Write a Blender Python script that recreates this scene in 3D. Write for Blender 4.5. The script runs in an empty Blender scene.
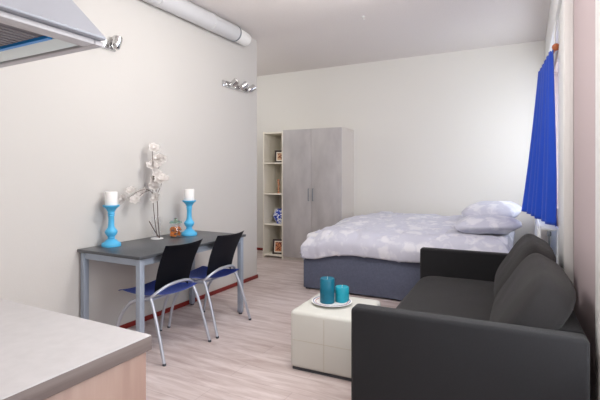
import bpy, bmesh, math, random
from mathutils import Vector, Matrix, noise
random.seed(7)
C = bpy.context.scene.collection
PI = math.pi

# ---------------------------------------------------------------- materials
def s2l(c):
    return tuple(((v/255)/12.92 if v/255 <= .04045 else (((v/255)+.055)/1.055)**2.4) for v in c) + (1,)
def mat(name, rgb, rough=.6, metal=0, bump=0, bscale=200, var=0, vscale=5, spec=.5, trans=0, ior=1.45, sheen=0, coat=0):
    m = bpy.data.materials.new(name); m.use_nodes = True
    nt = m.node_tree; b = nt.nodes['Principled BSDF']
    b.inputs['Base Color'].default_value = s2l(rgb)
    b.inputs['Roughness'].default_value = rough
    b.inputs['Metallic'].default_value = metal
    b.inputs['Specular IOR Level'].default_value = spec
    b.inputs['Transmission Weight'].default_value = trans
    b.inputs['IOR'].default_value = ior
    b.inputs['Sheen Weight'].default_value = sheen
    b.inputs['Coat Weight'].default_value = coat
    tc = nt.nodes.new('ShaderNodeTexCoord')
    if var:
        n = nt.nodes.new('ShaderNodeTexNoise'); n.inputs['Scale'].default_value = vscale; n.inputs['Detail'].default_value = 5
        nt.links.new(tc.outputs['Object'], n.inputs['Vector'])
        r = nt.nodes.new('ShaderNodeValToRGB')
        r.color_ramp.elements[0].position = .3; r.color_ramp.elements[1].position = .7
        r.color_ramp.elements[0].color = s2l([max(0, v*(1-var)) for v in rgb])
        r.color_ramp.elements[1].color = s2l([min(255, v*(1+var)) for v in rgb])
        nt.links.new(n.outputs['Fac'], r.inputs['Fac']); nt.links.new(r.outputs['Color'], b.inputs['Base Color'])
    if bump:
        n = nt.nodes.new('ShaderNodeTexNoise'); n.inputs['Scale'].default_value = bscale; n.inputs['Detail'].default_value = 3
        nt.links.new(tc.outputs['Object'], n.inputs['Vector'])
        bp = nt.nodes.new('ShaderNodeBump'); bp.inputs['Strength'].default_value = bump; bp.inputs['Distance'].default_value = .004
        nt.links.new(n.outputs['Fac'], bp.inputs['Height']); nt.links.new(bp.outputs['Normal'], b.inputs['Normal'])
    return m

M = {}
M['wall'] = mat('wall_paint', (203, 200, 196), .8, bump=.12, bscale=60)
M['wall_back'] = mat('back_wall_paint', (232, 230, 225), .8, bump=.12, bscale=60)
M['mauve'] = mat('mauve_paint', (192, 176, 178), .7, bump=.1, bscale=60)
M['ceil'] = mat('ceiling_paint', (226, 220, 217), .9, bump=.5, bscale=150, var=.012, vscale=90)
M['white'] = mat('white_lacquer', (232, 232, 230), .4)
M['red'] = mat('red_skirting', (132, 34, 28), .5)
M['chrome'] = mat('chrome', (215, 215, 215), .12, metal=1)
M['steel'] = mat('brushed_steel', (190, 192, 196), .35, metal=1)
M['greymetal'] = mat('grey_blue_metal', (160, 170, 184), .4, metal=.35)
M['tubemetal'] = mat('silver_tube', (186, 190, 200), .35, metal=.55)
M['tabletop'] = mat('dark_grey_laminate', (74, 77, 82), .32, var=.05, vscale=40)
M['black'] = mat('black_plastic', (14, 17, 27), .65, spec=.3)
M['rubber'] = mat('dark_rubber', (70, 72, 78), .8)
M['blueseat'] = mat('blue_seat_fabric', (30, 78, 188), .85, bump=.3, bscale=400, sheen=.2)
M['bluewood'] = mat('turquoise_paint', (84, 182, 228), .4)
M['wax'] = mat('white_wax', (240, 238, 236), .5, spec=.4)
M['tealwax'] = mat('dark_teal_wax', (0, 100, 124), .5, var=.06, vscale=20)
M['cyanwax'] = mat('light_teal_wax', (20, 148, 168), .5, var=.06, vscale=20)
M['wick'] = mat('wick', (225, 220, 210), .9)
M['shelf'] = mat('cream_shelf', (238, 232, 218), .5)
M['wardside'] = mat('cream_side_panel', (218, 211, 204), .55)
M['sofa'] = mat('charcoal_fabric', (23, 23, 26), .95, bump=.5, bscale=500, var=.1, vscale=120, sheen=.08)
M['sofa2'] = mat('charcoal_cushion_fabric', (31, 29, 30), .95, bump=.5, bscale=500, var=.1, vscale=120, sheen=.08)
M['ottoman'] = mat('cream_leather', (206, 206, 199), .5, bump=.15, bscale=90)
M['seam'] = mat('seam_thread', (190, 185, 168), .6)
M['bedframe'] = mat('slate_fabric', (90, 95, 114), .85, bump=.4, bscale=400, var=.05, vscale=60)
M['mattress'] = mat('mattress_white', (225, 225, 230), .8)
M['curtain'] = mat('royal_blue_cloth', (4, 72, 200), .7, bump=.2, bscale=300, sheen=.2)
M['orangewood'] = mat('orange_brown_wood', (176, 98, 60), .5, var=.1, vscale=30)
M['duct'] = mat('duct_white', (198, 198, 200), .38, bump=.1, bscale=30)
M['hood'] = mat('hood_enamel', (156, 159, 167), .4)
M['hoodrim'] = mat('hood_rim', (180, 178, 180), .4)
M['filter'] = mat('filter_mesh', (120, 116, 120), .5, metal=.3)
M['bluefilm'] = mat('blue_film', (20, 130, 205), .35)
M['lamp_panel'] = mat('hood_lamp_panel', (205, 214, 212), .3)
M['worktop'] = mat('worktop_laminate', (184, 181, 181), .45, var=.02, vscale=25)
M['darkframe'] = mat('dark_wood_frame', (48, 34, 30), .5)
M['photo'] = None
M['figure'] = mat('copper_figure', (188, 132, 100), .4, metal=.2)
M['bark'] = mat('bark', (92, 72, 66), .8)
M['petal'] = mat('white_petal', (240, 234, 230), .7)
m = M['petal']; nt = m.node_tree; tr = nt.nodes.new('ShaderNodeBsdfTranslucent'); tr.inputs[0].default_value = s2l((252, 248, 246)); df = nt.nodes.new('ShaderNodeBsdfDiffuse'); df.inputs[0].default_value = s2l((254, 252, 250))
mx = nt.nodes.new('ShaderNodeMixShader'); mx.inputs[0].default_value = .4; nt.links.new(df.outputs[0], mx.inputs[1]); nt.links.new(tr.outputs[0], mx.inputs[2]); nt.links.new(mx.outputs[0], nt.nodes['Material Output'].inputs[0])
M['calyx'] = mat('pink_brown_calyx', (150, 110, 104), .7)
M['stone'] = mat('baseplate_white', (235, 235, 235), .4)
M['radiator'] = mat('radiator_white', (232, 234, 236), .35)
M['greypipe'] = mat('grey_pipe', (120, 128, 136), .4, metal=.5)
M['orange'] = mat('orange_potpourri', (238, 120, 18), .7, var=.25, vscale=40)
M['brown'] = mat('brown_potpourri', (110, 60, 30), .8)

def glass(name, rgb=(240, 248, 246), rough=.02):
    return mat(name, rgb, rough, trans=1, ior=1.45)
M['glass'] = glass('clear_glass')
M['greenglass'] = glass('green_tint_glass', (190, 225, 205))
# window glass: thin transparent + slight gloss
m = bpy.data.materials.new('window_glass'); m.use_nodes = True; nt = m.node_tree; nt.nodes.clear()
o = nt.nodes.new('ShaderNodeOutputMaterial'); mx = nt.nodes.new('ShaderNodeMixShader'); t_ = nt.nodes.new('ShaderNodeBsdfTransparent'); g_ = nt.nodes.new('ShaderNodeBsdfGlossy')
g_.inputs['Roughness'].default_value = .02; mx.inputs[0].default_value = .06
nt.links.new(t_.outputs[0], mx.inputs[1]); nt.links.new(g_.outputs[0], mx.inputs[2]); nt.links.new(mx.outputs[0], o.inputs[0])
M['pane'] = m

def floor_mat():
    m = bpy.data.materials.new('whitewashed_planks'); m.use_nodes = True; nt = m.node_tree; N = nt.nodes; L = nt.links
    b = N['Principled BSDF']; b.inputs['Roughness'].default_value = .42
    tc = N.new('ShaderNodeTexCoord')
    br = N.new('ShaderNodeTexBrick'); br.inputs['Scale'].default_value = 1; br.inputs['Brick Width'].default_value = 1.25; br.inputs['Row Height'].default_value = .19
    br.inputs['Mortar Size'].default_value = .002; br.inputs['Mortar Smooth'].default_value = .1; br.offset = .37
    br.inputs['Color1'].default_value = s2l((194, 179, 174)); br.inputs['Color2'].default_value = s2l((208, 195, 191)); br.inputs['Mortar'].default_value = s2l((160, 142, 138))
    L.new(tc.outputs['Object'], br.inputs['Vector'])
    mp = N.new('ShaderNodeMapping'); mp.inputs['Scale'].default_value = (1.3, 9, 1); L.new(tc.outputs['Object'], mp.inputs['Vector'])
    n = N.new('ShaderNodeTexNoise'); n.inputs['Scale'].default_value = 1.6; n.inputs['Detail'].default_value = 8; n.inputs['Roughness'].default_value = .62; n.inputs['Distortion'].default_value = .8
    L.new(mp.outputs[0], n.inputs['Vector'])
    r = N.new('ShaderNodeValToRGB'); e = r.color_ramp.elements
    e[0].position = .34; e[0].color = s2l((158, 132, 128)); e[1].position = .64; e[1].color = s2l((228, 217, 216))
    L.new(n.outputs['Fac'], r.inputs['Fac'])
    mi = N.new('ShaderNodeMix'); mi.data_type = 'RGBA'; mi.inputs[0].default_value = .5
    L.new(br.outputs['Color'], mi.inputs[6]); L.new(r.outputs['Color'], mi.inputs[7]); L.new(mi.outputs[2], b.inputs['Base Color'])
    bp = N.new('ShaderNodeBump'); bp.inputs['Strength'].default_value = .12; bp.inputs['Distance'].default_value = .003
    L.new(n.outputs['Fac'], bp.inputs['Height']); L.new(bp.outputs['Normal'], b.inputs['Normal'])
    return m
M['floor'] = floor_mat()

def wood_mat(name, c1, c2, scale=(1, 1, 8), rough=.5, axis_noise=3):
    m = bpy.data.materials.new(name); m.use_nodes = True; nt = m.node_tree; N = nt.nodes; L = nt.links
    b = N['Principled BSDF']; b.inputs['Roughness'].default_value = rough
    tc = N.new('ShaderNodeTexCoord'); mp = N.new('ShaderNodeMapping'); mp.inputs['Scale'].default_value = scale; L.new(tc.outputs['Object'], mp.inputs['Vector'])
    n = N.new('ShaderNodeTexNoise'); n.inputs['Scale'].default_value = axis_noise; n.inputs['Detail'].default_value = 6; L.new(mp.outputs[0], n.inputs['Vector'])
    r = N.new('ShaderNodeValToRGB'); e = r.color_ramp.elements; e[0].position = .3; e[0].color = s2l(c1); e[1].position = .7; e[1].color = s2l(c2)
    L.new(n.outputs['Fac'], r.inputs['Fac']); L.new(r.outputs['Color'], b.inputs['Base Color'])
    return m
M['wardrobe'] = wood_mat('concrete_grey_laminate', (176, 172, 173), (196, 192, 192), (3, 3, 1.2), .5, 2.2)
M['cabinet'] = wood_mat('cabinet_wood', (138, 110, 98), (158, 132, 118), (9, 9, .8), .5, 2.5)
M['edge'] = wood_mat('worktop_edge_shaded', (96, 84, 80), (112, 100, 95), (1, 1, 20), .5, 4)  # laminate edge with its shade put into the darker colour

def duvet_mat():
    m = bpy.data.materials.new('lavender_leaf_print'); m.use_nodes = True; nt = m.node_tree; N = nt.nodes; L = nt.links
    b = N['Principled BSDF']; b.inputs['Roughness'].default_value = .85; b.inputs['Sheen Weight'].default_value = .1
    tc = N.new('ShaderNodeTexCoord')
    d = N.new('ShaderNodeTexNoise'); d.inputs['Scale'].default_value = 9; d.inputs['Detail'].default_value = 2; L.new(tc.outputs['Object'], d.inputs['Vector'])
    mx = N.new('ShaderNodeMix'); mx.data_type = 'RGBA'; mx.blend_type = 'LINEAR_LIGHT'; mx.inputs[0].default_value = .12
    L.new(tc.outputs['Object'], mx.inputs[6]); L.new(d.outputs['Color'], mx.inputs[7])
    v = N.new('ShaderNodeTexVoronoi'); v.inputs['Scale'].default_value = 5.2; L.new(mx.outputs[2], v.inputs['Vector'])
    r = N.new('ShaderNodeValToRGB'); e = r.color_ramp.elements
    e[0].position = .28; e[0].color = s2l((228, 228, 236)); e[1].position = .46; e[1].color = s2l((205, 206, 220))
    L.new(v.outputs['Distance'], r.inputs['Fac'])
    v2 = N.new('ShaderNodeTexVoronoi'); v2.inputs['Scale'].default_value = 10; L.new(mx.outputs[2], v2.inputs['Vector'])
    r2 = N.new('ShaderNodeValToRGB'); e = r2.color_ramp.elements; e[0].position = .2; e[0].color = (0, 0, 0, 1); e[1].position = .34; e[1].color = (1, 1, 1, 1)
    L.new(v2.outputs['Distance'], r2.inputs['Fac'])
    mm = N.new('ShaderNodeMix'); mm.data_type = 'RGBA'; mm.inputs[6].default_value = s2l((216, 217, 228))
    L.new(r2.outputs['Color'], mm.inputs[0]); L.new(r.outputs['Color'], mm.inputs[7]); L.new(mm.outputs[2], b.inputs['Base Color'])
    return m
M['duvet'] = duvet_mat()

def print_mat(name, base, ink, scale):
    m = bpy.data.materials.new(name); m.use_nodes = True; nt = m.node_tree; N = nt.nodes; L = nt.links
    b = N['Principled BSDF']; b.inputs['Roughness'].default_value = .35
    tc = N.new('ShaderNodeTexCoord'); v = N.new('ShaderNodeTexNoise'); v.inputs['Scale'].default_value = scale; v.inputs['Detail'].default_value = 1
    L.new(tc.outputs['Object'], v.inputs['Vector'])
    r = N.new('ShaderNodeValToRGB'); e = r.color_ramp.elements; e[0].position = .5; e[0].color = s2l(base); e[1].position = .56; e[1].color = s2l(ink)
    L.new(v.outputs['Fac'], r.inputs['Fac']); L.new(r.outputs['Color'], b.inputs['Base Color'])
    return m
M['photo'] = print_mat('small_print', (214, 176, 140), (120, 60, 44), 40)
M['photo2'] = print_mat('orange_print', (206, 138, 96), (110, 44, 36), 45)
M['delft'] = print_mat('blue_white_glaze', (18, 60, 176), (228, 232, 244), 28)

# ---------------------------------------------------------------- geometry helpers
def box(bm, x0, x1, y0, y1, z0, z1, bev=0, seg=2):
    n0 = len(bm.verts)
    t = bmesh.new()
    bmesh.ops.create_cube(t, size=1)
    for v in t.verts:
        v.co = Vector(((x0+x1)/2+v.co.x*(x1-x0), (y0+y1)/2+v.co.y*(y1-y0), (z0+z1)/2+v.co.z*(z1-z0)))
    if bev: bmesh.ops.bevel(t, geom=t.edges[:], offset=bev, segments=seg, profile=.5, affect='EDGES')
    me = bpy.data.meshes.new('t'); t.to_mesh(me); t.free(); bm.from_mesh(me); bpy.data.meshes.remove(me)
    return bm
def boxes(*a):
    bm = bmesh.new()
    for q in a: box(bm, *q)
    return bm
def smoothpts(pts, n=6):
    P = [Vector(p) for p in pts]
    if len(P) < 3: return P
    out = []
    for i in range(len(P)-1):
        p0 = P[max(i-1, 0)]; p1 = P[i]; p2 = P[i+1]; p3 = P[min(i+2, len(P)-1)]
        for k in range(n):
            t = k/n
            out.append(.5*((2*p1)+(-p0+p2)*t+(2*p0-5*p1+4*p2-p3)*t*t+(-p0+3*p1-3*p2+p3)*t**3))
    out.append(P[-1]); return out
def tube(bm, pts, r, seg=10, smooth=True, n=6, r1=None):
    P = smoothpts(pts, n) if smooth else [Vector(p) for p in pts]
    rings = []; up = None
    for i, p in enumerate(P):
        d = (P[min(i+1, len(P)-1)]-P[max(i-1, 0)]).normalized()
        if up is None: up = d.orthogonal().normalized()
        up = (up-d*up.dot(d)).normalized(); w = d.cross(up)
        rr = r if r1 is None else r+(r1-r)*i/(len(P)-1)
        rings.append([bm.verts.new(p+rr*(math.cos(2*PI*k/seg)*up+math.sin(2*PI*k/seg)*w)) for k in range(seg)])
    for a, b in zip(rings, rings[1:]):
        for k in range(seg): bm.faces.new((a[k], a[(k+1) % seg], b[(k+1) % seg], b[k]))
    bm.faces.new(rings[0][::-1]); bm.faces.new(rings[-1])
    return bm
def lathe(bm, prof, c=(0, 0, 0), seg=32, mtx=None, cap=True):
    c = Vector(c); rings = []
    for r, z in prof:
        ring = []
        for k in range(seg):
            p = Vector((r*math.cos(2*PI*k/seg), r*math.sin(2*PI*k/seg), z))
            if mtx: p = mtx @ p
            ring.append(bm.verts.new(c+p))
        rings.append(ring)
    for a, b in zip(rings, rings[1:]):
        for k in range(seg): bm.faces.new((a[k], a[(k+1) % seg], b[(k+1) % seg], b[k]))
    if cap and prof[0][0] > 1e-5: bm.faces.new(rings[0][::-1])
    if cap and prof[-1][0] > 1e-5: bm.faces.new(rings[-1])
    return bm
def cushion(sx, sy, sz, e=5, n=14, puff=0, wr=.0, seed=0, pinch=0):
    bm = bmesh.new(); bmesh.ops.create_cube(bm, size=2)
    bmesh.ops.subdivide_edges(bm, edges=bm.edges[:], cuts=n, use_grid_fill=True)
    for v in bm.verts:
        p = v.co.copy(); L = (abs(p.x)**e+abs(p.y)**e+abs(p.z)**e)**(1/e); q = p/L
        if pinch:
            q.z *= 1-pinch*max(abs(q.x), abs(q.y))**4
            k = 1+.06*abs(q.x*q.y)**2; q.x *= k; q.y *= k
        f = 1+puff*(1-q.x**2)*(1-q.y**2)
        c = Vector((q.x*sx/2, q.y*sy/2, q.z*sz/2*f))
        if wr:
            nn = noise.noise(Vector((c.x*6+seed, c.y*6, c.z*6)))+.5*noise.noise(Vector((c.x*14+seed, c.y*14, 3)))
            c += q.normalized()*nn*wr
        v.co = c
    return bm
def obj(name, bm, m, parent=None, smooth=True, angle=40):
    bmesh.ops.recalc_face_normals(bm, faces=bm.faces[:])
    me = bpy.data.meshes.new(name); bm.to_mesh(me); bm.free()
    me.materials.append(m)
    if smooth:
        for p in me.polygons: p.use_smooth = True
        me.set_sharp_from_angle(angle=math.radians(angle))
    o = bpy.data.objects.new(name, me); C.objects.link(o)
    if parent: o.parent = parent
    return o
def tag(o, label, cat, group=None):
    o['label'] = label; o['category'] = cat
    if group: o['group'] = group
    return o
def thing(name, label, cat, loc=(0, 0, 0), rz=0, group=None):
    o = bpy.data.objects.new(name, None); C.objects.link(o); o.location = loc; o.rotation_euler = (0, 0, rz); o.empty_display_size = .1
    return tag(o, label, cat, group)
def struct(name, bm, m, parent=None, **k):
    o = obj(name, bm, m, parent, **k)
    if not parent: o['kind'] = 'structure'
    return o
def dup(root, loc, rz=None, label=None):
    r = root.copy(); C.objects.link(r); r.location = loc
    if rz is not None: r.rotation_euler = (0, 0, rz)
    if label: r['label'] = label
    for ch in list(root.children):
        c = ch.copy(); C.objects.link(c); c.parent = r
        for g in ch.children:
            d = g.copy(); C.objects.link(d); d.parent = c
    return r

# ---------------------------------------------------------------- the room
CH = 3.02; BY = 6.28; LX = -3.03; RX = .30; FY = -2.4
struct('floor', boxes((-5.6, .62, FY, BY+.1, -.1, 0)), M['floor'], smooth=False)
struct('ceiling', boxes((-5.6, .62, FY, BY+.1, CH, CH+.1)), M['ceil'], smooth=False)
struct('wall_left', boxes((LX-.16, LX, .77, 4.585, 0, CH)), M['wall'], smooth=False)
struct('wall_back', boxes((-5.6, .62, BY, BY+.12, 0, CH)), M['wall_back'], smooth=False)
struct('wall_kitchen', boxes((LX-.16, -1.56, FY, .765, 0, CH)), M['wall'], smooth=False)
struct('wall_hall', boxes((-5.6, -5.5, .77, BY, 0, CH)), M['wall_back'], smooth=False)
struct('wall_hall_end', boxes((-5.5, LX-.16, .765, .865, 0, CH)), M['wall_back'], smooth=False)
struct('wall_front', boxes((-1.56, .62, FY, FY+.1, 0, CH)), M['wall_back'], smooth=False)
# right wall with two window openings
W2 = (.95, 2.15, .45, 2.72)      # near window y0,y1,z0,z1
W1 = (4.30, 6.10, .95, 2.55)
rw = boxes((RX, .62, W2[1], W1[0], 0, CH), (RX, .62, FY+.1, W2[0], 0, CH), (RX, .62, W1[1], BY, 0, CH),
           (RX, .62, W2[0], W2[1], 0, W2[2]), (RX, .62, W2[0], W2[1], W2[3], CH),
           (RX, .62, W1[0], W1[1], 0, W1[2]), (RX, .62, W1[0], W1[1], W1[3], CH))
struct('wall_right', rw, M['mauve'], smooth=False)
struct('trim_1', boxes((.215, RX-.001, 3.60, BY-.002, 2.62, CH-.002, .003)), M['white'])
struct('trim_2', boxes((.238, RX-.001, 3.60, 4.165, 0, 2.615, .004)), M['white'])
struct('trim_3', boxes((  .272, RX-.001, 2.14, 2.30, 0, CH-.002, .004)), M['white'])
for i, (W, xs, nd) in enumerate(((W1, .46, 2), (W2, .46, 2))):
    fr = bmesh.new(); y0, y1, z0, z1 = W
    box(fr, xs, xs+.06, y0, y0+.06, z0, z1); box(fr, xs, xs+.06, y1-.06, y1, z0, z1)
    box(fr, xs, xs+.06, y0+.06, y1-.06, z0, z0+.06); box(fr, xs, xs+.06, y0+.06, y1-.06, z1-.06, z1)
    for k in range(1, nd):
        yy = y0+(y1-y0)*k/nd; box(fr, xs, xs+.06, yy-.03, yy+.03, z0+.06, z1-.06)
    w = struct('window_%d' % (i+1), fr, M['white'], smooth=False)
    obj('pane', boxes((xs+.025, xs+.03, y0+.06, y1-.06, z0+.06, z1-.06)), M['pane'], w, smooth=False)
# skirtings
struct('baseboard_left', boxes((LX, LX+.012, .77, 4.597, 0, .042, .002), (LX-.16, LX+.012, 4.585, 4.597, 0, .042, .002)), M['red'])
struct('baseboard_back', boxes((-5.5, -3.74, BY-.012, BY, 0, .042, .002)), M['red'])
struct('baseboard_right', boxes((RX-.012, RX, 2.30, 3.60, 0, .07, .002)), M['white'])

# ---------------------------------------------------------------- duct under the ceiling
dx, dz, dr = LX+.095, CH-.10, .088
d = thing('ventilation_duct', 'round white ventilation duct running along the top of the left wall', 'duct', (dx, 3.98, dz))
bm = bmesh.new(); prof = [(dr, 0), (dr, 3.05)]
for k in range(1): lathe(bm, prof, (0, 0, 0), 28, Matrix.Rotation(PI/2, 4, 'X'))
obj('pipe', bm, M['duct'], d)
for yy in (-.42, -1.15, -2.0):
    obj('joint_ring', lathe(bmesh.new(), [(dr+.001, -.012), (dr+.006, -.01), (dr+.006, .01), (dr+.001, .012)], (0, yy, 0), 28, Matrix.Rotation(PI/2, 4, 'X')), M['duct'], d)
bm = bmesh.new(); lathe(bm, [(dr+.001, -.02), (dr+.001, .0), (dr-.004, .012)], (0, 0, 0), 28, Matrix.Rotation(PI/2, 4, 'X'))
obj('clamp', bm, M['greypipe'], d)
bm = bmesh.new(); tube(bm, [(0, .012, 0), (.004, .10, -.004), (.008, .17, -.012), (.008, .22, -.018)], dr-.004, 28, r1=dr-.014)
obj('end_elbow', bm, M['white'], d)

# ---------------------------------------------------------------- wall spotlights
M['bulb'] = mat('spot_lens', (250, 246, 240), .25)
def spot(loc, dirs, label):
    t = thing('wall_spotlight', label, 'wall lamp', loc, 0, 'chrome wall spotlights on the left wall')
    obj('wall_bar', boxes((0, .022, -.25, .25, -.035, .035, .006)), M['chrome'], t)
    for y, dv in zip((-.12, .06, .22), dirs):
        D = Vector(dv).normalized(); p = Vector((.055, y, 0))
        bm = bmesh.new(); tube(bm, [(.02, y, 0), (.055, y, 0)], .009, 10, False)
        q = D.to_track_quat('Z', 'Y').to_matrix().to_4x4()
        lathe(bm, [(.0, -.05), (.022, -.05), (.032, -.04), (.036, 0), (.038, .055), (.032, .055), (.030, .044)], p+D*.02, 20, q)
        h = obj('lamp_head', bm, M['chrome'], t)
        bm = bmesh.new(); lathe(bm, [(.0, .044), (.0295, .044), (.0295, .050), (0, .053)], p+D*.02, 20, q)
        obj('lens', bm, M['bulb'], h)
    return t
spot((LX, 4.12, 2.345), [(.7, .05, .5), (.5, .5, .55), (.35, .75, .5)], 'three-headed chrome wall spotlight near the far corner of the left wall')
spot((LX, 2.20, 2.37), [(.8, -.3, .2), (.7, -.3, -.2), (.12, .15, .95)], 'chrome wall spotlight peeping out behind the extractor hood tip')

# ---------------------------------------------------------------- extractor hood
hx, hz = -.948, 1.64
h = thing('extractor_hood', 'pale grey slanted extractor hood at the top left corner', 'extractor hood', (-1.56, .15, hz))
X1 = hx+1.56; Y1 = .578
# body: side profile extruded along y
def prism(bm, prof, y0, y1):
    a = [bm.verts.new((x, y0, z)) for x, z in prof]; b = [bm.verts.new((x, y1, z)) for x, z in prof]
    n = len(prof)
    for k in range(n): bm.faces.new((a[k], a[(k+1) % n], b[(k+1) % n], b[k]))
    bm.faces.new(a[::-1]); bm.faces.new(b)
    return bm
bm = prism(bmesh.new(), [(0.002, .014), (X1+.022, .014), (X1+.022, .018), (X1-.348, .35), (.002, .35)], 0, Y1)
bmesh.ops.bevel(bm, geom=bm.edges[:], offset=.003, segments=2, affect='EDGES')
obj('hood_body', bm, M['hood'], h)
obj('chimney', boxes((.002, .24, Y1/2-.13, Y1/2+.13, .351, CH-hz-.002, .003)), M['hood'], h)
bm = boxes((.002, X1+.004, -.003, .03, 0, .013, .003), (.002, X1+.004, Y1-.022, Y1+.003, 0, .013, .003), (X1-.04, X1+.004, .03, Y1-.022, 0, .013, .003), (.002, .03, .03, Y1-.022, 0, .013, .003))
obj('rim', bm, M['hoodrim'], h)
obj('lamp_panel', boxes((.03, X1-.04, Y1-.092, Y1-.030, .003, .012, .001)), M['lamp_panel'], h)
obj('blue_film', boxes((.03, X1-.055, Y1-.105, Y1-.093, .002, .010)), M['bluefilm'], h)
bm = bmesh.new(); box(bm, .03, X1-.055, .03, Y1-.106, .009, .013)
for k in range(24): box(bm, .035+k*.0212, .045+k*.0212, .035, Y1-.111, .006, .009)
obj('grease_filter', bm, M['filter'], h)
obj('control_panel', boxes((.12, X1-.22, Y1-.18, Y1-.125, .001, .006, .002)), M['worktop'], h)

# ---------------------------------------------------------------- kitchen cabinet and worktop
wx, wy = -.828, .786
wt = tag(obj('kitchen_worktop', boxes((-1.558, wx, -2.2, wy-.008, .882, .92, .004)), M['worktop']), 'pale grey kitchen worktop across the bottom left corner', 'worktop')
obj('edge_band', boxes((wx, wx+.002, -2.2, wy-.008, .883, .917, .0005)), M['edge'], wt)
cb = thing('kitchen_cabinet', 'pinkish wood kitchen base cabinet under the pale worktop', 'cabinet', (-1.558, -2.2, 0))
L = 2.2+wy-.008
obj('carcass', boxes((0.002, .698, 0, L-.02, .1, .88)), M['cabinet'], cb, smooth=False)
obj('plinth', boxes((.03, .62, .02, L-.06, 0, .1)), M['edge'], cb, smooth=False)
obj('end_panel', boxes((0.002, .699, L-.018, L-.001, 0, .88, .001)), M['cabinet'], cb)
for k in range(4):
    y0 = .0765+k*.725
    dd = obj('door', boxes((.700, .718, y0+.002, y0+.723-.002, .11, .875, .002)), M['cabinet'], cb)
    bm = bmesh.new(); tube(bm, [(.718, y0+.08, .80), (.742, y0+.08, .80), (.742, y0+.21, .80), (.718, y0+.21, .80)], .005, 8, False)
    obj('handle', bm, M['steel'], dd)

# ---------------------------------------------------------------- dining table
TX0, TX1, TY0, TY1, TZ = LX+.008, -2.352, 2.105, 3.375, .748
t = thing('dining_table', 'dark grey topped dining table with grey metal legs against the left wall', 'table', ((TX0+TX1)/2, (TY0+TY1)/2, 0))
hw, hl = (TX1-TX0)/2, (TY1-TY0)/2
obj('tabletop', boxes((-hw, hw, -hl, hl, TZ-.022, TZ, .003)), M['tabletop'], t)
e = .02
bm = boxes((-hw+e+.03, hw-e-.03, -hl+e+.004, -hl+e+.03, TZ-.072, TZ-.023), (-hw+e+.03, hw-e-.03, hl-e-.03, hl-e-.004, TZ-.072, TZ-.023),
           (-hw+e+.004, -hw+e+.03, -hl+e+.03, hl-e-.03, TZ-.072, TZ-.023), (hw-e-.03, hw-e-.004, -hl+e+.03, hl-e-.03, TZ-.072, TZ-.023))
obj('apron', bm, M['greymetal'], t, smooth=False)
for sx in (-1, 1):
    for sy in (-1, 1):
        cx, cy = sx*(hw-e-.018), sy*(hl-e-.018)
        lg = obj('leg', boxes((cx-.021, cx+.021, cy-.021, cy+.021, .015, TZ-.023, .003, 2)), M['greymetal'], t)
        bm = bmesh.new(); lathe(bm, [(.017, 0), (.017, .016)], (cx, cy, 0), 16); obj('foot_cap', bm, M['rubber'], lg)

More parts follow.
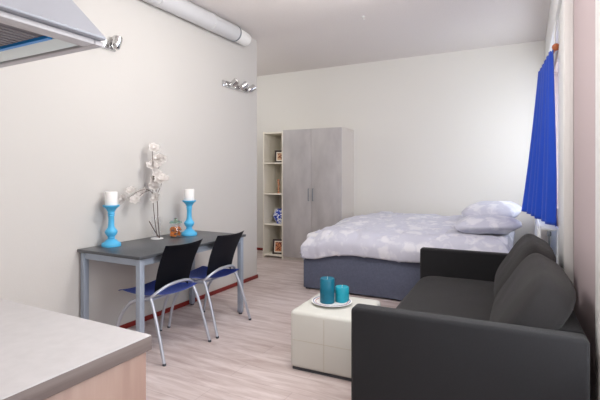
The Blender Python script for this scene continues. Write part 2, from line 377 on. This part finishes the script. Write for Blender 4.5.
# ---------------------------------------------------------------- chairs: local +x = towards the back of the chair, y across
def make_chair(loc, rz, label):
    c = thing('dining_chair', label, 'chair', loc, rz, 'blue seated chairs at the dining table')
    # shell seat
    NX, NY = 16, 14
    bm = bmesh.new(); grid = []
    for i in range(NX+1):
        u = i/NX; row = []
        for j in range(NY+1):
            v = j/NY*2-1
            halfw = .212*(1-.10*(1-u))*(1-.12*max(0, u-.8)/.2)
            x = -.275+u*.475
            if u < .12: x += .012*(1-u/.12)*abs(v)**2*2
            z = .443-.018*math.sin(PI*min(1, u*1.1))+.018*abs(v)**2 - (.022*((.15-u)/.15)**2 if u < .15 else 0) + (.006*((u-.8)/.2)**2 if u > .8 else 0)
            row.append(bm.verts.new((x, v*halfw, z)))
        grid.append(row)
    for i in range(NX):
        for j in range(NY): bm.faces.new((grid[i][j], grid[i+1][j], grid[i+1][j+1], grid[i][j+1]))
    geom = bmesh.ops.solidify(bm, geom=bm.faces[:], thickness=.036)
    s = obj('seat', bm, M['blueseat'], c, angle=60)
    # backrest
    bm = bmesh.new(); grid = []
    NZ, NY = 12, 14
    for i in range(NZ+1):
        u = i/NZ; row = []
        for j in range(NY+1):
            v = j/NY*2-1
            hw_ = .175+.022*u
            zb = .450+.066*(1-v*v); z = zb+(.808+.008*v*v-zb)*u
            x = .105+.135*u + .02*math.sin(PI*u)*-1 - .03*v*v + .03
            row.append(bm.verts.new((x, v*hw_, z)))
        grid.append(row)
    for i in range(NZ):
        for j in range(NY): bm.faces.new((grid[i][j], grid[i+1][j], grid[i+1][j+1], grid[i][j+1]))
    bmesh.ops.solidify(bm, geom=bm.faces[:], thickness=.010)
    obj('backrest', bm, M['black'], c, angle=60)
    r = .0115
    for sy in (-1, 1):
        y = sy*.222
        bm = bmesh.new(); tube(bm, [(.27, y*1.08, .012), (.225, y*1.05, .16), (.175, y*1.02, .31), (.135, y*.99, .405), (.115, y*.97, .43)], r, 12)
        lg = obj('rear_leg', bm, M['tubemetal'], c)
        bm = bmesh.new(); lathe(bm, [(.013, 0), (.013, .014), (.012, .016)], (.272, y*1.08, 0), 12); obj('foot_cap', bm, M['rubber'], lg)
        bm = bmesh.new(); tube(bm, [(-.245, y*1.05, .012), (-.215, y*1.04, .16), (-.165, y*1.02, .29), (-.07, y*.99, .385), (.05, y*.97, .418), (.12, y*.96, .427)], r, 12)
        lg = obj('front_leg', bm, M['tubemetal'], c)
        bm = bmesh.new(); lathe(bm, [(.013, 0), (.013, .014), (.012, .016)], (-.246, y*1.05, 0), 12); obj('foot_cap', bm, M['rubber'], lg)
    bm = bmesh.new()
    tube(bm, [(.10, -.215, .425), (.135, -.195, .462), (.165, -.11, .505), (.176, 0, .517), (.165, .11, .505), (.135, .195, .462), (.10, .215, .425)], r, 12)
    obj('rear_arch', bm, M['tubemetal'], c)
    bm = bmesh.new(); tube(bm, [(-.10, -.215, .378), (-.10, .215, .378)], .009, 10, False); tube(bm, [(.11, -.215, .422), (.11, .215, .422)], .009, 10, False)
    obj('cross_bar', bm, M['tubemetal'], c)
    return c
ch = make_chair((-2.475, 2.425, 0), 0, 'blue seated black backed chair closest to the kitchen worktop')
dup(ch, (-2.475, 2.985, 0), math.radians(1.5), 'blue seated black backed chair at the far end of the dining table')

# ---------------------------------------------------------------- things on the table
def candlestick(x, y, label, clabel):
    k = thing('candlestick', label, 'candlestick', (x, y, TZ), 0, 'turquoise candlesticks on the dining table')
    bm = bmesh.new()
    lathe(bm, [(0, 0), (.072, 0), (.074, .012), (.070, .026), (.052, .036), (.040, .050), (.026, .058)], (0, 0, 0), 32)
    obj('base', bm, M['bluewood'], k, angle=60)
    bm = bmesh.new()
    lathe(bm, [(.026, .058), (.030, .064), (.026, .070), (.027, .076), (.040, .092), (.048, .110), (.046, .122), (.034, .138), (.026, .150), (.0235, .17), (.022, .235), (.027, .243), (.023, .250), (.029, .258), (.024, .266), (.028, .276)], (0, 0, 0), 32)
    obj('stem', bm, M['bluewood'], k, angle=60)
    bm = bmesh.new()
    lathe(bm, [(.028, .276), (.036, .292), (.052, .308), (.062, .314), (.064, .326), (.058, .327), (.050, .322), (.0, .321)], (0, 0, 0), 32)
    obj('cup', bm, M['bluewood'], k, angle=60)
    c = thing('pillar_candle', clabel, 'candle', (x, y, TZ+.3215), 0, 'white candles on the dining table')
    bm = bmesh.new(); lathe(bm, [(0, 0), (.045, 0), (.046, .004), (.046, .106), (.043, .110), (.02, .108), (0, .107)], (0, 0, 0), 32)
    obj('wax', bm, M['wax'], c, angle=60)
    bm = bmesh.new(); tube(bm, [(0, 0, .105), (.001, 0, .118)], .0012, 6, False); obj('wick', bm, M['wick'], c)
candlestick(-2.915, 2.325, 'turquoise turned candlestick on the end of the table nearest the kitchen', 'white pillar candle on the turquoise candlestick nearest the kitchen')
candlestick(-2.79, 3.08, 'turquoise turned candlestick beside the potpourri jar', 'white pillar candle on the turquoise candlestick beside the potpourri jar')

# jar with potpourri
jx, jy = -2.81, 2.925
j = thing('glass_jar', 'clear lidded glass jar next to the far candlestick', 'jar', (jx, jy, TZ))
bm = bmesh.new(); lathe(bm, [(0, 0), (.050, 0), (.056, .006), (.058, .03), (.058, .10), (.048, .120), (.045, .128), (.0425, .128), (.0455, .118), (.055, .098), (.055, .03), (.053, .009), (0, .004)], (0, 0, 0), 28)
obj('body', bm, M['pane'], j, angle=60)
bm = bmesh.new(); lathe(bm, [(0, .129), (.054, .129), (.055, .138), (.046, .146), (.018, .150), (.014, .158), (.018, .166), (.010, .172), (0, .172)], (0, 0, 0), 28)
obj('lid', bm, M['greenglass'], j, angle=60)
bm = bmesh.new()
rnd = random.Random(3)
for k in range(170):
    a = rnd.uniform(0, 2*PI); rr = .046*math.sqrt(rnd.random()); z = .014+rnd.random()*.076
    q = bmesh.ops.create_icosphere(bm, subdivisions=1, radius=rnd.uniform(.007, .012))
    mt = Matrix.Translation((rr*math.cos(a), rr*math.sin(a), z)) @ Matrix.Rotation(rnd.uniform(0, 3), 4, 'X') @ Matrix.Diagonal((1, 1, rnd.uniform(.35, .9), 1))
    for v in q['verts']: v.co = mt @ v.co
pp = obj('potpourri', bm, M['orange']); pp.location = (jx, jy, TZ); pp['kind'] = 'stuff'; tag(pp, 'orange and brown dried potpourri filling the glass jar', 'potpourri')
pp.data.materials.append(M['brown'])
for i, p in enumerate(pp.data.polygons): p.material_index = 1 if (i//20) % 4 == 0 else 0

# vase and blossom branch
vx, vy = -2.87, 2.76
v = tag(obj('glass_vase', lathe(bmesh.new(), [(0, 0), (.046, 0), (.048, .006), (.050, .20), (.046, .20), (.044, .016), (0, .014)], (0, 0, 0), 32), M['pane'], angle=60), 'clear cylinder glass vase holding the white blossom branch', 'vase')
v.location = (vx, vy, TZ)
obj('vase_foot', lathe(bmesh.new(), [(0, .0005), (.047, .0005), (.053, .003), (.053, .009), (.048, .012), (0, .012)], (0, 0, 0), 32), M['stone'], v)
br = thing('blossom_branch', 'tall branch of white blossoms standing in the clear vase', 'flower branch', (vx, vy, TZ+.017))
# branch lies roughly in the plane facing the camera: local horizontal a (image right), z up
ax = Vector((.885, .465, 0)); dep = Vector((-.465, .885, 0))
F0 = 3.78
U0, V0 = 157.5, 240
def bp(u, vv, d=0):
    if u < 150: u = 150-(150-u)*.72; d += (u-150)*.016
    return ax*((u-U0)*F0/430)+dep*d+Vector((0, 0, (V0-vv)*F0/430-.015))
bm = bmesh.new(); tube(bm, [bp(160, 239), bp(158.6, 222), bp(158, 205), bp(156, 190, .01), bp(154, 175), bp(153, 150, -.01)], .0045, 8, r1=.0022)
obj('stem', bm, M['bark'], br)
bm = bmesh.new(); tube(bm, [bp(157, 239, .02), bp(153.5, 212, .02), bp(152.5, 190, .02), bp(154, 172)], .0035, 8, r1=.002)
obj('stem', bm, M['bark'], br)
bm = bmesh.new(); tube(bm, [bp(160.5, 239, -.015), bp(155, 230, -.02), bp(151, 222, -.03)], .0042, 8, r1=.004)
obj('stem', bm, M['bark'], br)
bm = bmesh.new(); tube(bm, [bp(152.5, 195, .02), bp(150, 191.5), bp(145, 190.5), bp(139, 193), bp(133, 198)], .003, 8, r1=.0015)
tube(bm, [bp(150, 191.5), bp(145, 194, -.02), bp(140, 200, -.02)], .0025, 8, r1=.0015)
obj('twig', bm, M['bark'], br)
bm = bmesh.new(); tube(bm, [bp(157, 196), bp(161, 189, -.01), bp(164, 181, -.02)], .003, 8, r1=.0015)
tube(bm, [bp(154.5, 178), bp(158, 170, .02), bp(161, 162, .02)], .003, 8, r1=.0015)
obj('twig', bm, M['bark'], br)
def petal(bm, M4, L, W):
    n = 5; rows = []
    for i in range(n+1):
        u = i/n; w = W*math.sin(PI*(u*.86+.07))**.8; row = []
        for jj in range(5):
            s = jj/4*2-1
            p = Vector((s*w/2, u*L, L*.22*u*u+.12*W*s*s))
            row.append(bm.verts.new(M4 @ p))
        rows.append(row)
    for i in range(n):
        for jj in range(4): bm.faces.new((rows[i][jj], rows[i+1][jj], rows[i+1][jj+1], rows[i][jj+1]))
fl = [(154.5, 149.5, 0, 1.15), (158, 160, .01, 1.2), (162, 160, .02, .95), (152, 167, -.01, 1.1), (157, 174, .01, 1.0), (163, 181, -.02, 1.5), (154, 181, .02, .9), (156, 187.5, -.02, 1.2), (157, 199, -.02, 1.15),
      (135, 191, .0, .9), (142, 194, .02, .75), (129.5, 198.5, 0, 1.0), (146, 191, 0, .5), (139, 200, -.02, 1.05), (151.5, 187, .02, .8), (159, 166, -.02, .8)]
for q, (u, vv, dd, sc) in enumerate(fl):
    bm = bmesh.new(); rnd = random.Random(q+20)
    nv = Vector((.5+rnd.uniform(-.5, .5), -.8+rnd.uniform(-.4, .4), .35+rnd.uniform(-.3, .5)))
    tilt = Matrix.Translation(bp(u, vv, dd)) @ nv.to_track_quat('Z', 'Y').to_matrix().to_4x4()
    for k in range(6): petal(bm, tilt @ Matrix.Rotation(k*PI/3+rnd.uniform(-.2, .2), 4, 'Z'), .045*sc, .042*sc)
    for k in range(4): petal(bm, tilt @ Matrix.Rotation(k*PI/2+.4, 4, 'Z') @ Matrix.Rotation(.5, 4, 'X'), .030*sc, .030*sc)
    bmesh.ops.solidify(bm, geom=bm.faces[:], thickness=.0012)
    b = obj('blossom', bm, M['petal'], br, angle=70)
    bm = bmesh.new(); q2 = bmesh.ops.create_icosphere(bm, subdivisions=2, radius=.007*sc)
    for vt in q2['verts']: vt.co = tilt @ (vt.co+Vector((0, 0, -.007)))
    obj('calyx', bm, M['calyx'], b)

# ---------------------------------------------------------------- wardrobe and open shelf
FYW = 5.77; WL, WR = -3.335, -2.36
w = thing('wardrobe', 'tall concrete grey two door wardrobe against the back wall', 'wardrobe', ((WL+WR)/2, (FYW+BY)/2, 0))
a = (WR-WL)/2; b_ = (BY-FYW)/2-.003
bm = boxes((-a, -a+.018, -b_+.02, b_, 0, 2.0), (a-.018, a, -b_+.02, b_, 0, 2.0), (-a+.018, a-.018, -b_+.02, b_, 1.98, 2.0), (-a+.018, a-.018, -b_+.03, b_, 0, .06), (-a+.018, a-.018, b_-.01, b_, .06, 1.98))
obj('carcass', bm, M['wardside'], w, smooth=False)
for x0, x1, hx_ in ((-a+.001, -.002, -.035), (.002, a-.001, .035)):
    dd = obj('door', boxes((x0, x1, -b_, -b_+.018, .045, 1.998, .0015)), M['wardrobe'], w)
    bm = bmesh.new(); tube(bm, [(hx_, -b_, .92), (hx_, -b_-.028, .92), (hx_, -b_-.028, 1.10), (hx_, -b_, 1.10)], .0065, 8, False)
    obj('handle', bm, M['greypipe'], dd)
SL = -3.70; SRX = WL-.002
s = thing('shelf_unit', 'narrow cream open shelf unit left of the wardrobe', 'shelf unit', ((SL+SRX)/2, (FYW+BY)/2, 0))
a2 = (SRX-SL)/2
obj('side_panel', boxes((-a2, -a2+.018, -b_, b_, 0, 1.985, .001)), M['shelf'], s)
obj('side_panel', boxes((a2-.018, a2, -b_, b_, 0, 1.985, .001)), M['shelf'], s)
obj('back_panel', boxes((-a2+.018, a2-.018, b_-.008, b_, .02, 1.98)), M['shelf'], s, smooth=False)
SZ = [.055, .535, 1.015, 1.50, 1.975]
for z in SZ: obj('shelf', boxes((-a2+.018, a2-.018, -b_+.004, b_-.008, z-.02, z, .001)), M['shelf'], s)
def pframe(x, y, z, rz, wd, ht, pm, label):
    p = thing('picture_frame', label, 'picture frame', (x, y, z), rz, 'framed pictures in the shelf unit')
    tl = Matrix.Rotation(math.radians(-9), 4, 'X')
    def T(bm): bmesh.ops.transform(bm, matrix=tl, verts=bm.verts[:]); return bm
    f = .027
    bm = boxes((-wd/2, wd/2, 0, .014, 0, f, .002), (-wd/2, wd/2, 0, .014, ht-f, ht, .002), (-wd/2, -wd/2+f, 0, .014, f, ht-f, .002), (wd/2-f, wd/2, 0, .014, f, ht-f, .002))
    obj('frame', T(bm), M['darkframe'], p)
    obj('mount', T(boxes((-wd/2+f, wd/2-f, .006, .012, f, ht-f))), M['shelf'], p, smooth=False)
    obj('picture', T(boxes((-wd/2+f+.016, wd/2-f-.016, .004, .006, f+.018, ht-f-.018))), pm, p, smooth=False)
    bm = bmesh.new(); tube(bm, [(0, .03, ht*.7), (0, .085, .004)], .004, 6, False); obj('stand', bm, M['darkframe'], p)
pframe(-3.46, 5.89, SZ[3], math.radians(20), .17, .20, M['photo'], 'small dark framed picture on the highest open shelf')
pframe(-3.46, 5.84, SZ[0]+.001, math.radians(15), .19, .235, M['photo2'], 'dark framed orange picture on the bottom shelf')
# figurine
bm = bmesh.new(); lathe(bm, [(0, 0), (.032, 0), (.033, .010), (.020, .018), (.010, .03), (.012, .05), (.022, .075), (.016, .10), (.010, .125), (.018, .15), (.020, .17), (.010, .192), (.007, .20), (.015, .215), (.015, .232), (0, .245)], (0, 0, 0), 20)
tube(bm, [(.012, 0, .17), (.035, 0, .15), (.03, -.01, .12)], .005, 8); tube(bm, [(-.012, 0, .17), (-.03, 0, .20), (-.02, 0, .235)], .005, 8)
fg = tag(obj('figurine', bm, M['figure'], angle=60), 'slender copper coloured figurine on the second shelf from the top', 'figurine'); fg.location = (-3.475, 5.88, SZ[2]); fg.scale = (.8, .8, .92)
# blue and white vase
vz = thing('ceramic_pot', 'round blue and white glazed pot on the third shelf', 'pot', (-3.47, 5.92, SZ[1]))
bm = bmesh.new(); lathe(bm, [(0, 0), (.05, 0), (.055, .012), (.085, .05), (.108, .10), (.105, .15), (.078, .195), (.05, .21), (.048, .225), (.055, .232), (.046, .232), (.042, .22), (0, .2)], (0, 0, 0), 32)
obj('pot_body', bm, M['delft'], vz, angle=60)
bm = bmesh.new(); tube(bm, [(-.045, 0, .21), (-.085, 0, .225), (-.098, 0, .18)], .007, 8); obj('ear', bm, M['wax'], vz)
bm = bmesh.new(); tube(bm, [(.045, 0, .21), (.085, 0, .225), (.098, 0, .18)], .007, 8); obj('ear', bm, M['wax'], vz)

# ---------------------------------------------------------------- bed
BX0, BX1, BY0, BY1 = -2.27, -.14, 4.40, 6.12
bx, by = (BX0+BX1)/2, (BY0+BY1)/2
bd = thing('double_bed', 'slate grey upholstered double bed against the back wall', 'bed', (bx, by, 0))
hx2, hy2 = (BX1-BX0)/2, (BY1-BY0)/2
obj('bed_base', boxes((-hx2, hx2, -hy2, hy2, .018, .44, .012, 3)), M['bedframe'], bd)
for sx in (-1, 1):
    for sy in (-1, 1):
        obj('foot', boxes((sx*(hx2-.05)-.03, sx*(hx2-.05)+.03, sy*(hy2-.05)-.03, sy*(hy2-.05)+.03, 0, .017, .002)), M['rubber'], bd)
obj('mattress', boxes((-hx2+.015, hx2-.015, -hy2+.015, hy2-.015, .441, .64, .05, 5)), M['mattress'], bd)

# duvet: draped sheet
def axis_map(p, h, r):
    s = 1 if p >= 0 else -1; p = abs(p)
    if p <= h-r: return s*p, 0
    a = (p-(h-r))/r
    if a < PI/2: return s*(h-r+r*math.sin(a)), r*(1-math.cos(a))
    return s*h, r+(p-(h-r)-r*PI/2)
bm = bmesh.new(); NX, NY = 150, 120; rows = []
HX, HY, R = hx2+.012, hy2+.035, .12
ex, ey = HX+.16, HY+.20
for i in range(NX+1):
    row = []
    for jj in range(NY+1):
        p = -ex+2*ex*i/NX; q = -ey+2*ey*jj/NY
        if i > NX*.5 : pass
        wob = .035*noise.noise(Vector((p*1.7, q*1.7, 5)))
        x, dx_ = axis_map(p*(1+wob*.3), HX, R); y, dy_ = axis_map(q*(1+wob), HY, R)
        drop = (dx_**3+dy_**3)**(1/3)
        if x > hx2-.02: x = hx2-.02+(x-hx2+.02)*.2
        x_o = x
        top = .725+.03*math.sin(PI*(y/HY*.5+.5))+.045*(y/HY)
        n = noise.noise(Vector((x*2.2, y*2.2, 1)))*.028+noise.noise(Vector((x*5, y*5, 4)))*.017+noise.noise(Vector((x*11+3*y, y*11, 2)))*.008
        rid = abs(noise.noise(Vector((x*3.1+9, y*3.1, drop*3))))
        n -= .022*max(0, 1-rid*9)
        side = min(1, drop/.12)
        foldn = noise.noise(Vector((x*6, y*6, 8)))*.022+noise.noise(Vector((x*15, y*15, 8)))*.008
        bulge = .03*math.sin(min(1, drop/.28)*PI)
        sx = 1 if x > 0 else -1; sy = 1 if y > 0 else -1
        px = x+(foldn+bulge)*side*sx*(1 if dx_ > 0 else 0); py = y+(foldn+bulge)*side*sy*(1 if dy_ > 0 else 0)
        if py > hy2+.12: py = hy2+.12
        if px > hx2+.02: px = hx2+.02
        if px < 0: px += .045*(-px/HX)**3
        z = top-drop+n*(1-side*.6)
        # low foot-end sag
        z -= .06*max(0, (-x/HX-.6)/.4)
        z = max(z, .36)
        row.append(bm.verts.new((px, py, z)))
    rows.append(row)
for i in range(NX):
    for jj in range(NY): bm.faces.new((rows[i][jj], rows[i+1][jj], rows[i+1][jj+1], rows[i][jj+1]))
du = tag(obj('duvet', bm, M['duvet'], angle=180), 'pale lavender duvet with white leaf print spread over the bed', 'duvet'); du.location = (bx, by, 0)
md = du.modifiers.new('s', 'SOLIDIFY'); md.thickness = .02; md.offset = -1

def pillow(loc, rot, sz, seed, label):
    o = tag(obj('pillow', cushion(sz[0], sz[1], sz[2], e=3.2, n=22, wr=.011, seed=seed, pinch=.72), M['duvet'], angle=180), label, 'pillow', 'lavender pillows on the bed')
    o.location = loc; o.rotation_euler = rot
    return o
pillow((-.36, 4.86, .795), (.0, math.radians(-4), math.radians(4)), (.64, .58, .18), 3, 'pale lavender pillow at the front of the bed, nearest the sofa')
pillow((-.36, 5.50, .885), (math.radians(4), math.radians(-4), math.radians(-3)), (.62, .66, .22), 11, 'fuller lavender pillow lying further back against the first pillow')

# ---------------------------------------------------------------- sofa
SA = math.radians(2.0)
so = thing('sofa', 'charcoal fabric two seat sofa seen from its near arm', 'sofa', (-.815, 2.115, 0), SA)
SD, SLn, AH, AW = 1.055, 2.09, .622, .105
obj('arm', boxes((0, SD, 0, AW, .05, AH, .022, 4)), M['sofa'], so)
obj('arm', boxes((0, SD, SLn-AW, SLn, .05, AH, .022, 4)), M['sofa'], so)
obj('back_frame', boxes((SD-.13, SD, AW+.001, SLn-AW-.001, .05, AH-.003, .02, 4)), M['sofa'], so)
obj('seat_base', boxes((.03, SD-.13, AW+.001, SLn-AW-.001, .05, .24, .01, 3)), M['sofa'], so)
b2 = cushion(.80, SLn-2*AW-.01, .155, e=9, n=18, puff=.12, wr=.004)
sc = obj('seat_cushion', b2, M['sofa2'], so, angle=180); sc.location = (.43, SLn/2, .318)
for k, (y, ln) in enumerate(((.54, .90), (1.46, .92))):
    bm = cushion(.225, ln, .50, e=4.5, n=18, wr=.006, seed=k*7)
    for vt in bm.verts:   # plumper middle
        f = 1+.12*(1-(vt.co.z/.25)**2)*(1-(vt.co.y/(ln/2))**2); vt.co.x *= f
    q = obj('back_cushion', bm, M['sofa2'], so, angle=180); q.location = (.845, y, .605); q.rotation_euler = (0, math.radians(31), 0)
for x in (.08, SD-.08):
    for y in (.08, SLn-.08):
        bm = bmesh.new(); lathe(bm, [(.02, 0), (.026, .052)], (x, y, 0), 16); obj('leg', bm, M['steel'], so)

# ---------------------------------------------------------------- ottoman, plate, candles
OX0, OX1, OY0, OY1, OZ = -1.425, -.925, 2.555, 3.05, .40
ot = thing('ottoman', 'cream leather cube ottoman beside the sofa', 'ottoman', ((OX0+OX1)/2, (OY0+OY1)/2, 0), math.radians(2))
oh = (OX1-OX0)/2
obj('body', boxes((-oh, oh, -oh, oh, .016, OZ, .028, 5)), M['ottoman'], ot)
obj('base', boxes((-oh+.015, oh-.015, -oh+.015, oh-.015, 0, .018)), M['rubber'], ot, smooth=False)
bm = bmesh.new(); e = oh+.0002
for k in range(4):
    R_ = Matrix.Rotation(k*PI/2, 4, 'Z')
    tube(bm, [R_ @ Vector((0, -e, .03)), R_ @ Vector((0, -e, OZ-.03))], .0018, 6, False)
    tube(bm, [R_ @ Vector((-oh+.025, -e, .205)), R_ @ Vector((oh-.025, -e, .205))], .0018, 6, False)
obj('seam', bm, M['seam'], ot)
PX, PY = -1.222, 2.81
pl = tag(obj('plate', lathe(bmesh.new(), [(0, 0), (.08, 0), (.085, .003), (.125, .013), (.142, .018), (.144, .021), (.14, .022), (.12, .0175), (.085, .008), (0, .0065)], (0, 0, 0), 48), M['white'], angle=60), 'round white plate with a blue rim line on the ottoman', 'plate')
pl.location = (PX, PY, OZ)
bm = bmesh.new(); lathe(bm, [(.128, .0198), (.133, .0206), (.133, .0214), (.128, .0206)], (0, 0, 0), 48, None, False)
obj('rim_line', bm, mat('blue_rim', (70, 80, 150), .4), pl)
bm = bmesh.new(); lathe(bm, [(.112, .0162), (.116, .0172), (.116, .0178), (.112, .0168)], (0, 0, 0), 48, None, False)
obj('rim_line', bm, mat('red_rim', (190, 90, 90), .4), pl)
def candle(x, y, r, hh, m, label):
    c = thing('pillar_candle', label, 'candle', (x, y, OZ+.0072), 0, 'teal candles on the plate')
    bm = bmesh.new(); lathe(bm, [(0, 0), (r-.003, 0), (r, .004), (r, hh-.005), (r-.004, hh), (r-.012, hh-.002), (r*.4, hh-.008), (0, hh-.01)], (0, 0, 0), 36); obj('wax', bm, m, c, angle=60)
    bm = bmesh.new(); tube(bm, [(0, 0, hh-.012), (.001, 0, hh+.004), (.004, 0, hh+.012)], .0016, 6); obj('wick', bm, M['wick'], c)
candle(-1.252, 2.80, .052, .172, M['tealwax'], 'taller dark teal pillar candle on the plate')
candle(-1.168, 2.87, .050, .106, M['cyanwax'], 'shorter lighter teal pillar candle on the plate')

# ---------------------------------------------------------------- curtain, rod, radiator
cu = bmesh.new(); NY_, NZ_ = 120, 40; rows = []
for i in range(NZ_+1):
    s_ = i/NZ_; row = []
    for k in range(NY_+1):
        t_ = k/NY_
        y = 4.19+t_*.93
        xt = .195-.075*t_; xb = .205-.225*t_
        x = xt+(xb-xt)*s_**1.1
        amp = .012+.014*s_
        x += amp*math.sin(t_*PI*2*6+.9*math.sin(s_*3))+.008*s_*math.sin(t_*23+1)
        x = min(x, .226)
        z = 2.375-s_*(1.495-.05*t_) + (.0 if s_ > .02 else .006*math.sin(t_*PI*2*24))
        y += .008*math.sin(s_*5+t_*11)
        row.append(cu.verts.new((x, y, z)))
    rows.append(row)
for i in range(NZ_):
    for k in range(NY_): cu.faces.new((rows[i][k], rows[i+1][k], rows[i+1][k+1], rows[i][k+1]))
c = tag(obj('curtain', cu, M['curtain'], angle=180), 'royal blue curtain hanging in front of the far window', 'curtain')
md = c.modifiers.new('s', 'SOLIDIFY'); md.thickness = .003
rd = thing('curtain_rod', 'orange brown wooden curtain rod above the blue curtain', 'curtain rod', (.175, 4.65, 2.372))
bm = bmesh.new(); tube(bm, [(.045, -.47, 0), (-.02, .47, 0)], .010, 12, False); obj('rod', bm, M['orangewood'], rd)
bm = bmesh.new(); lathe(bm, [(0, 0), (.014, 0), (.016, .01), (.028, .025), (.030, .04), (.020, .055), (.024, .065), (.012, .078), (0, .08)], (.045, -.47, 0), 20, Matrix.Rotation(PI/2, 4, 'X')); obj('finial', bm, M['orangewood'], rd)
bm = bmesh.new(); tube(bm, [(.04, -.44, 0), (.04, -.44, .1), (.05, -.44, .242)], .006, 8, False); obj('bracket', bm, M['white'], rd)

ra = thing('radiator', 'white panel radiator below the blue curtain', 'radiator', (.185, 5.08, 0))
bm = boxes((-.085, -.068, -.80, .80, .14, .85, .006), (.05, .067, -.80, .80, .14, .85, .006))
for k in range(40): box(bm, -.094, -.085, -.79+k*.04, -.772+k*.04, .17, .82, .003)
obj('panel', bm, M['radiator'], ra)
bm = bmesh.new()
for k in range(54): box(bm, -.066, .048, -.81+k*.03, -.80+k*.03, .838, .852)
obj('top_grille', bm, M['radiator'], ra, smooth=False)
bm = bmesh.new(); tube(bm, [(-.01, -.80, .79), (-.01, -.83, .79), (-.01, -.835, .74), (-.01, -.835, .03)], .007, 10, False); lathe(bm, [(.016, 0), (.018, .02), (.014, .04)], (-.01, -.835, .79), 14); obj('valve', bm, M['greypipe'], ra)
for yy in (-.6, .56): obj('foot', boxes((-.067, .049, yy, yy+.04, 0, .15)), M['radiator'], ra, smooth=False)

# ceiling hooks
def hook(x, y, label):
    bm = bmesh.new(); lathe(bm, [(.0, -.012), (.014, -.010), (.018, 0)], (0, 0, 0), 14); tube(bm, [(0, 0, -.01), (0, 0, -.03), (.01, 0, -.04), (.02, 0, -.032)], .0025, 8)
    o = tag(obj('ceiling_hook', bm, M['white'], angle=60), label, 'ceiling hook', 'small hooks in the ceiling'); o.location = (x, y, CH)
hook(-1.55, 4.42, 'small white ceiling hook above the bed foot')
hook(-1.20, 3.98, 'small white ceiling hook at the upper edge of the view')

# ---------------------------------------------------------------- light
wd = bpy.data.worlds.new('World'); bpy.context.scene.world = wd; wd.use_nodes = True
bg = wd.node_tree.nodes['Background']; bg.inputs['Color'].default_value = (.86, .93, 1, 1); bg.inputs['Strength'].default_value = 3.0
def area(name, loc, rot, sx, sy, power, col=(1, 1, 1)):
    l = bpy.data.lights.new(name, 'AREA'); l.shape = 'RECTANGLE'; l.size = sx; l.size_y = sy; l.energy = power; l.color = col
    o = bpy.data.objects.new(name, l); C.objects.link(o); o.location = loc; o.rotation_euler = rot
    return o
# daylight entering through the near and far windows (placed in the openings)
area('daylight_near_window', (.42, 1.55, 1.6), (0, PI/2, 0), 2.1, 1.1, 28, (.97, .98, 1))
area('daylight_far_window', (.42, 5.2, 1.75), (0, PI/2, 0), 1.5, 1.7, 3.5, (.97, .98, 1))
# added fill lights, unseen and without fixtures: living area, behind camera, hall
def point(name, loc, power, r, col=(1, .985, .965)):
    l = bpy.data.lights.new(name, 'POINT'); l.energy = power; l.shadow_soft_size = r; l.color = col
    o = bpy.data.objects.new(name, l); C.objects.link(o); o.location = loc
    return o
point('fill_light_living', (-1.25, 2.6, 2.45), 58, .25)
point('fill_light_behind_camera', (0, -.7, 2.2), 32, .3)
point('fill_light_hall', (-4.3, 4.6, 2.5), 22, .2)

# ---------------------------------------------------------------- camera
cam = bpy.data.cameras.new('camera'); co = bpy.data.objects.new('camera', cam); C.objects.link(co)
co.location = (0, 0, 1.32); co.rotation_euler = (PI/2, 0, math.radians(27.7256))
cam.sensor_width = 36; cam.lens = 430/600*36; cam.shift_y = -26/600; cam.clip_start = .02
sc_ = bpy.context.scene; sc_.camera = co
sc_.view_settings.view_transform = 'Standard'; sc_.view_settings.look = 'None'; sc_.view_settings.gamma = 1; sc_.view_settings.use_curve_mapping = False
sc_.view_settings.exposure = .24
